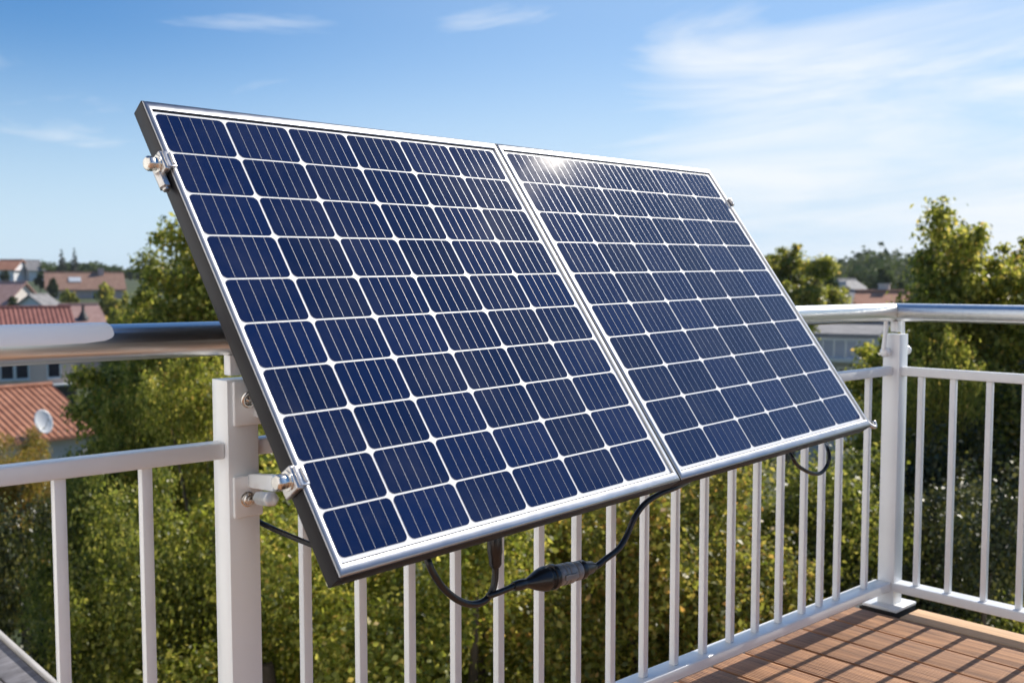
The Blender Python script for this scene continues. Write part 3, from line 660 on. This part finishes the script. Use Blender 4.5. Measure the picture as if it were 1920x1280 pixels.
# conifers on the slope
rng = np.random.default_rng(5); cs, rs, ct = [], [], []
for i in range(15):
    h = 1.0 + i * .5; r = 1.9 * (1 - i / 15.5)
    for k in range(max(1, int(7 * (1 - i / 18)))):
        a = rng.random() * 6.28; cs.append(np.array([math.cos(a) * r * .65, math.sin(a) * r * .65, h + rng.normal() * .15])); rs.append(max(.22, r * .42)); ct.append(int(90 * (1 - i / 20)) + 14)
conif = quads_mesh('crown', leaf_cloud(rng, cs, rs, ct, .3, aspect=.4)); conif.materials.append(M['needle'])
bm = nb(); cyl(bm, (0, 0, 0), (0, 0, 7.6), .22, 10, .03); ctr = bpy.data.meshes.new('trunk'); bm.to_mesh(ctr); bm.free(); ctr.materials.append(M['bark'])
for u, v, D, sx, lab in ((115, 466, 215, 1.0, 'dark conifer, left of the pair above the brown roof'), (139, 463, 222, .8, 'dark pointed conifer, right of the pair above the brown roof')):
    p = at(u, v, D); g = ground_z(p.x, p.y); s = (p.z - g) / 8.3
    r_ = empty('conifer', (p.x, p.y, g), lab, 'tree', 'conifers on the slope', u); r_.scale = (s * sx, s * sx, s)
    for nm, me in (('trunk', ctr), ('crown', conif)):
        o = bpy.data.objects.new(nm, me); COL.objects.link(o); o.parent = r_
# far wooded ridges: one mass
rng = np.random.default_rng(8); cs, rs, ct = [], [], []
for i in range(3400):
    a = YAW + R_(rng.uniform(-48, 48)); d = rng.choice([rng.uniform(150, 240), rng.uniform(250, 330), rng.uniform(380, 520), rng.uniform(560, 700)])
    if a - YAW > R_(18.5) and d < 250: continue   # the village on the left stands there
    low = .62 if a - YAW > R_(18.5) else 1.0
    x, y = EYE.x + d * math.cos(a), EYE.y + d * math.sin(a); h = low * rng.uniform(3.2, 7.0) * (1 + .25 * math.sin(a * 31) + .2 * math.sin(a * 77 + 1))
    cs.append(np.array([x, y, ground_z(x, y) + h * .5])); rs.append(h * .55); ct.append(46)
woods = quads_mesh('distant_woods', leaf_cloud(rng, cs, rs, ct, 1.5)); woods.materials.append(M['leaf_far'])
wo_ = bpy.data.objects.new('distant_woods', woods); COL.objects.link(wo_); tag(wo_, 'hazy green woods along the far ridges', 'woods', None, 'stuff')

# the wooded valley floor behind the panels: one mass
rng = np.random.default_rng(18); cs, rs, ct = [], [], []
for i in range(520):
    a = YAW + R_(rng.uniform(-13.5, 17)); d = rng.uniform(42, 150); x, y = EYE.x + d * math.cos(a), EYE.y + d * math.sin(a)
    g = ground_z(x, y); top = min(rng.uniform(4.5, 8.0), EYE.z + .01 * d - g); h = max(2.0, top)
    for q in range(3):
        cs.append(np.array([x + rng.normal() * h * .22, y + rng.normal() * h * .22, g + h * (.38 + .2 * q)])); rs.append(h * (.30 - .05 * q)); ct.append(110)
vw = quads_mesh('valley_woods', leaf_cloud(rng, cs, rs, ct, .42)); vw.materials.append(M['leaf_mid'])
vo_ = bpy.data.objects.new('valley_woods', vw); COL.objects.link(vo_); tag(vo_, 'green woods filling the valley below the balcony', 'woods', None, 'stuff')

# ------------------------------------------------------------------ houses
def house(name, u, v_ridge, D, L, W, wall_h, roof_h, yaw, wallm, roofm, label, hip=0., ribs=0., over=.45, windows=(), chimney=(), extra=None):
    """ridge centred over the root, ridge along local x, camera side is local -y; (u, v_ridge, D) is the ridge centre"""
    p = at(u, v_ridge, D); az = math.atan2(p.y - EYE.y, p.x - EYE.x)
    zr = p.z; g = min(ground_z(p.x, p.y), zr - roof_h - wall_h)
    root = empty(name, (p.x, p.y, zr - roof_h - wall_h), label, 'house', None, az - math.pi / 2 + yaw)
    H = wall_h; bm = nb(); low = g - (zr - roof_h - wall_h) - .5
    vs = [bm.verts.new(q) for q in ((-L / 2, -W / 2, low), (L / 2, -W / 2, low), (L / 2, W / 2, low), (-L / 2, W / 2, low), (-L / 2, -W / 2, H), (L / 2, -W / 2, H), (L / 2, W / 2, H), (-L / 2, W / 2, H))]
    for f in ((0, 1, 5, 4), (2, 3, 7, 6)): bm.faces.new([vs[i] for i in f])
    if hip > 0:
        for f in ((1, 2, 6, 5), (3, 0, 4, 7), (4, 5, 6, 7)): bm.faces.new([vs[i] for i in f])
    else:
        ga, gb = bm.verts.new((-L / 2, 0, H + roof_h - .08)), bm.verts.new((L / 2, 0, H + roof_h - .08))
        bm.faces.new((vs[1], vs[2], vs[6], gb, vs[5])); bm.faces.new((vs[3], vs[0], vs[4], ga, vs[7]))
    obj('wall', bm, wallm, root)
    e = over; sl = roof_h / (W / 2); ez = H - e * sl; th = .14
    bm = nb(); hx = hip
    def slope(s):
        n = max(2, int((L + 2 * e) / ribs * 8)) if ribs else 2
        top, bot = [], []
        for i in range(n + 1):
            t = i / n; xe = -L / 2 - e + (L + 2 * e) * t
            lim0, lim1 = -L / 2 - e + hx * (1 if hx else 0) + (e if hx else 0), L / 2 + e - hx - (e if hx else 0)
            xr = lim0 + (lim1 - lim0) * t if hx else xe
            dz = .04 * math.cos(2 * math.pi * xe / ribs) if ribs else 0
            top.append((xr, 0, H + roof_h + dz)); bot.append((xe, s * (W / 2 + e), ez + dz))
        A = [bm.verts.new(q) for q in top]; B = [bm.verts.new(q) for q in bot]; Cc = [bm.verts.new((q[0], q[1], ez - th)) for q in bot]
        for i in range(n):
            bm.faces.new((A[i], A[i + 1], B[i + 1], B[i])); bm.faces.new((B[i], B[i + 1], Cc[i + 1], Cc[i]))
        return Cc, top
    c1_, t1 = slope(-1); c2_, t2 = slope(1)
    if hx:
        for s, i in ((-1, 0), (1, -1)):
            bm.faces.new([bm.verts.new(q) for q in ((s * (L / 2 + e), -W / 2 - e, ez), (s * (L / 2 + e), W / 2 + e, ez), t1[i])])
    else:
        for s in (-1, 1):
            for yy in (-1, 1):
                bm.faces.new([bm.verts.new(q) for q in ((s * (L / 2 + e), 0, H + roof_h), (s * (L / 2 + e), yy * (W / 2 + e), ez), (s * (L / 2 + e), yy * (W / 2 + e), ez - th), (s * (L / 2 + e), 0, H + roof_h - th))])
    n = len(c1_) - 1
    bm.faces.new([bm.verts.new(q) for q in ((-L / 2 - e, -W / 2 - e, ez - th + .002), (L / 2 + e, -W / 2 - e, ez - th + .002), (L / 2 + e, W / 2 + e, ez - th + .002), (-L / 2 - e, W / 2 + e, ez - th + .002))])
    rf = obj('roof', bm, roofm, root, smooth=bool(ribs))
    if ribs: rf.data.set_sharp_from_angle(angle=R_(50))
    bm = nb(); cyl(bm, (t1[0][0], 0, H + roof_h + .02), (t1[-1][0], 0, H + roof_h + .02), .13, 10); obj('ridge_tiles', bm, roofm, rf)
    for (x, zb, ww, hh, face) in windows:        # face: 'f' camera side, 'r' right gable, 'l' left gable
        def P(a, b, c): return {'f': (x + a, -W / 2 - c, zb + b), 'r': (L / 2 + c, x + a, zb + b), 'l': (-L / 2 - c, x - a, zb + b)}[face]
        def S(a, b, c): return (a, c, b) if face == 'f' else (c, a, b)
        bm = nb(); t = .09
        for (a, b, sa, sb) in ((-ww / 2 + t / 2, hh / 2, t, hh), (ww / 2 - t / 2, hh / 2, t, hh), (0, t / 2, ww - 2 * t, t), (0, hh - t / 2, ww - 2 * t, t)):
            box(bm, P(a, b, .03), S(sa, sb, .08))
        if ww > 1.0: box(bm, P(0, hh / 2, .025), S(t * .8, hh - 2 * t, .06))
        fr = obj('window', bm, M['trim'], root)
        bm = nb(); box(bm, P(0, hh / 2, .008), S(ww - 2 * t, hh - 2 * t, .02)); obj('pane', bm, M['pane'], fr)
        bm = nb(); box(bm, P(0, -.04, .07), S(ww + .16, .07, .16)); obj('sill', bm, M['trim'], fr)
    for (x, y, hh, s) in chimney:
        zz = H + roof_h * (1 - abs(y) / (W / 2)); bm = nb(); box(bm, (x, y, zz + hh / 2 - .3), (s, s, hh + .6)); box(bm, (x, y, zz + hh + .04), (s + .12, s + .12, .08)); obj('chimney', bm, wallm, rf)
    if extra: extra(root, L, W, H, roof_h, rf)
    return root
# terracotta roof with the dish, lower left
def h1x(root, L, W, H, rh, rf): pass
h1 = house('tiled_house', -34, 731, 44, 5.2, 8.5, 3.0, 1.55, R_(22), M['wall_cream'], M['roof_terracotta'], 'house at lower left with a ribbed terracotta roof below the balcony', ribs=.28, windows=((0, 1, 1.2, 1.2, 'r'),))
# taupe house with the white-framed windows behind it
h2_ = house('rendered_house', -10, 577, 80, 10.5, 8.5, 6.2, 2.2, R_(4), M['wall_taupe'], M['roof_red'], 'taupe house with ribbed red roof and white-framed windows at far left', ribs=.34, over=.3,
            windows=((.40, 3.0, 1.0, 1.3, 'f'), (1.42, 3.0, 1.0, 1.3, 'f'), (3.65, 3.0, 1.0, 1.35, 'f'), (-2.8, 3.0, 1.4, 1.3, 'f')))
def porch(root, L, W, H):
    bm = nb(); box(bm, (L / 2 - .85, -W / 2 - .02, 1.5), (1.6, .06, 1.9)); d = obj('door', bm, M['dark_open'], root)
    bm = nb(); box(bm, (L / 2 - .9, -W / 2 - .5, 2.52), (2.0, 1.0, .12)); obj('awning', bm, M['trim'], root)
porch(h2_, 10.5, 8.5, 6.2)
def cone_vent(root, L, W, H, rh, rf):
    bm = nb(); lathe(bm, (.4, -W * .30, H + rh * .28), (0, 0, 1), [(0, .58), (.25, .52), (.95, .15), (1.35, .12), (1.37, .16), (1.5, .16)], 14); obj('chimney', bm, M['dark_open'], rf)
house('pink_roofed_house', 147, 571, 100, 4.9, 8, 3, 2.1, R_(0), M['wall_pink'], M['roof_pink'], 'low house with plain faded pink roof and a dark cone chimney', hip=.6, extra=cone_vent)
def dormer(root, L, W, H, rh, rf):
    bm = nb(); box(bm, (-L * .18, -W * .34, H + rh * .42), (2.2, 1.8, 1.3)); d = obj('dormer', bm, M['dark_open'], rf)
    bm = nb(); box(bm, (-L * .18, -W * .34 - .92, H + rh * .45), (.8, .05, .7)); obj('window', bm, M['trim'], d)
house('gabled_house', 8, 529, 132, 5.2, 8.5, 2.6, 2.6, R_(-32), M['wall_cream'], M['roof_pink'], 'house with dark dormer and a pale sunlit gable at far left', extra=dormer, windows=((0, .8, 1.2, 1.2, 'r'),))
house('small_gabled_house', 72, 552, 125, 3.0, 3.6, 1.7, 1.2, R_(55), M['wall_white'], M['roof_grey'], 'small white house with blue-grey roof beside the pale gable')
def skylight(root, L, W, H, rh, rf):
    bm = nb(); sl = math.atan2(rh, W / 2); Mx = Matrix.Rotation(sl, 3, 'X'); y = -W * .25
    box(bm, (-1.6, y, H + rh * .5 + .1), (1.9, 1.5, .12), Mx); obj('skylight', bm, M['dish'], rf)
house('long_roofed_house', 158, 511, 172, 11.6, 9, 3.0, 2.6, R_(3), M['wall_pink'], M['roof_brown'], 'long house with weathered brown roof and a skylight below the conifers', extra=skylight, chimney=((2.6, -.4, .9, .9),), windows=((1.6, .9, 1.4, 1.5, 'f'), (-2.6, .9, 1.4, 1.5, 'f')))
house('hilltop_house', 22, 487, 225, 4.4, 6.5, 2.6, 2.0, R_(-30), M['wall_white'], M['roof_orange'], 'far hilltop house with orange roof and white wall')
house('blue_roofed_house', 58, 488, 228, 3.0, 6, 1.6, 2.0, R_(20), M['wall_white'], M['roof_grey'], 'far white house with blue-grey roof beside the orange one')
# right of the panels
def ledge(root, L, W, H, rh, rf):
    bm = nb(); box(bm, (0, -W / 2 - .6, H - 1.05), (L + .5, 1.2, .14)); b = obj('balcony', bm, M['trim'], root)
    bm = nb()
    for k in range(9): box(bm, (-L / 2 + L * k / 8, -W / 2 - 1.14, H - .62), (.05, .05, .72))
    box(bm, (0, -W / 2 - 1.14, H - .22), (L + .4, .07, .08)); obj('balustrade', bm, M['trim'], b)
house('pale_building', 1580, 606, 44, 3.6, 5, 7.0, .3, R_(-12), M['wall_grey'], M['roof_grey'], 'pale grey building with balcony ledge seen below the handrail at right', over=.2,
      windows=((.75, 4.6, .8, 1.0, 'f'), (-.7, 4.6, .8, 1.0, 'f'), (.8, 2.6, .8, 1.2, 'f')), extra=ledge)
house('grey_roofed_house', 1596, 545, 95, 5.0, 8, 2.8, 1.9, R_(10), M['wall_grey'], M['roof_grey'], 'house with a broad grey roof right of the panels', chimney=((-1.0, 0, .8, .9),))
house('white_gabled_house', 1587, 524, 125, 3.4, 6, 2.6, 1.8, R_(60), M['wall_white'], M['roof_grey'], 'white gabled house behind the grey roof at right')
house('red_roofed_house', 1654, 546, 78, 3.0, 6.5, 2.6, 1.5, R_(-4), M['wall_cream'], M['roof_orange'], 'small house with orange-red roof just above the handrail at right', chimney=((.1, .6, .8, .8),))
# dish standing on the terracotta roof
dc = at(80, 791, 41.5); ds = empty('satellite_dish', dc + Vector((0, 0, -.6)), 'round grey satellite dish standing on the terracotta roof', 'satellite dish')
nd = (EYE - dc).normalized(); nd = Matrix.Rotation(R_(28), 3, 'Z') @ nd; nd.z += .25; nd.normalize()
bm = nb(); x_, y_, z_ = frame_from(nd); prev = None
for k in range(9):
    r = .47 * k / 8; dz = .34 * r * r
    ring = [bm.verts.new(dc + nd * dz + (x_ * math.cos(t) * .82 + y_ * math.sin(t) * 1.1) * r) for t in [2 * math.pi * i / 28 for i in range(28)]] if k else [bm.verts.new(dc)]
    if prev:
        for i in range(28):
            bm.faces.new((prev[0], ring[i], ring[(i + 1) % 28]) if len(prev) == 1 else (prev[i], ring[i], ring[(i + 1) % 28], prev[(i + 1) % 28]))
    prev = ring
o = obj('reflector', bm, M['dish'], ds, smooth=True, world=True); o.modifiers.new('thickness', 'SOLIDIFY').thickness = .02
bm = nb(); tube(bm, [dc - nd * .03, dc - nd * .2 + Vector((0, 0, -.1)), dc - nd * .2 + Vector((0, 0, -.95))], .03, 8); obj('mast', bm, M['dish'], ds, world=True)
bm = nb(); tube(bm, [dc + Vector((0, 0, -.42)) + nd * .05, dc + nd * .5], .015, 6); cyl(bm, dc + nd * .5, dc + nd * .6, .05, 10); obj('feed_arm', bm, M['dish'], ds, world=True)

# weathered timber roof below, bottom left corner
sa, sb = at(0, 1192, 5.4), at(118, 1298, 5.2)
sr = empty('shed_roof', (sb + sa) / 2, 'weathered grey timber lean-to roof at the bottom left corner', 'shed roof')
dr = (sb - sa).normalized(); dn = Vector((-.62, -.55, -.40)).normalized(); s0 = sa - dr * 3.0
bm = nb()
for k in range(9):
    nn = dr.cross(dn).normalized(); c = s0 + dr * 2.6 + dn * (.10 + .17 * k)
    box(bm, c + nn * 0, (5.2, .160, .03), Matrix((dr, dn, nn)).transposed())
obj('boards', bm, M['weathered'], sr, bevel=.006, world=True)
bm = nb(); nn = dr.cross(dn).normalized(); box(bm, s0 + dr * 2.6 + dn * .004, (5.2, .026, .075), Matrix((dr, dn, nn)).transposed()); obj('edge_batten', bm, M['weathered_edge'], sr, bevel=.004, world=True)

# ------------------------------------------------------------------ summer haze over the whole scene
hm_ = bpy.data.materials.new('haze'); hm_.use_nodes = True; t = hm_.node_tree; t.nodes.clear()
vo = t.nodes.new('ShaderNodeVolumePrincipled'); vo.inputs['Color'].default_value = (.86, .92, 1, 1); vo.inputs['Density'].default_value = .00018; vo.inputs['Anisotropy'].default_value = .2
mo = t.nodes.new('ShaderNodeOutputMaterial'); t.links.new(vo.outputs[0], mo.inputs['Volume'])
bm = nb(); box(bm, (0, 0, 7.5), (6400, 6400, 40)); tag(obj('haze', bm, hm_), kind='stuff')
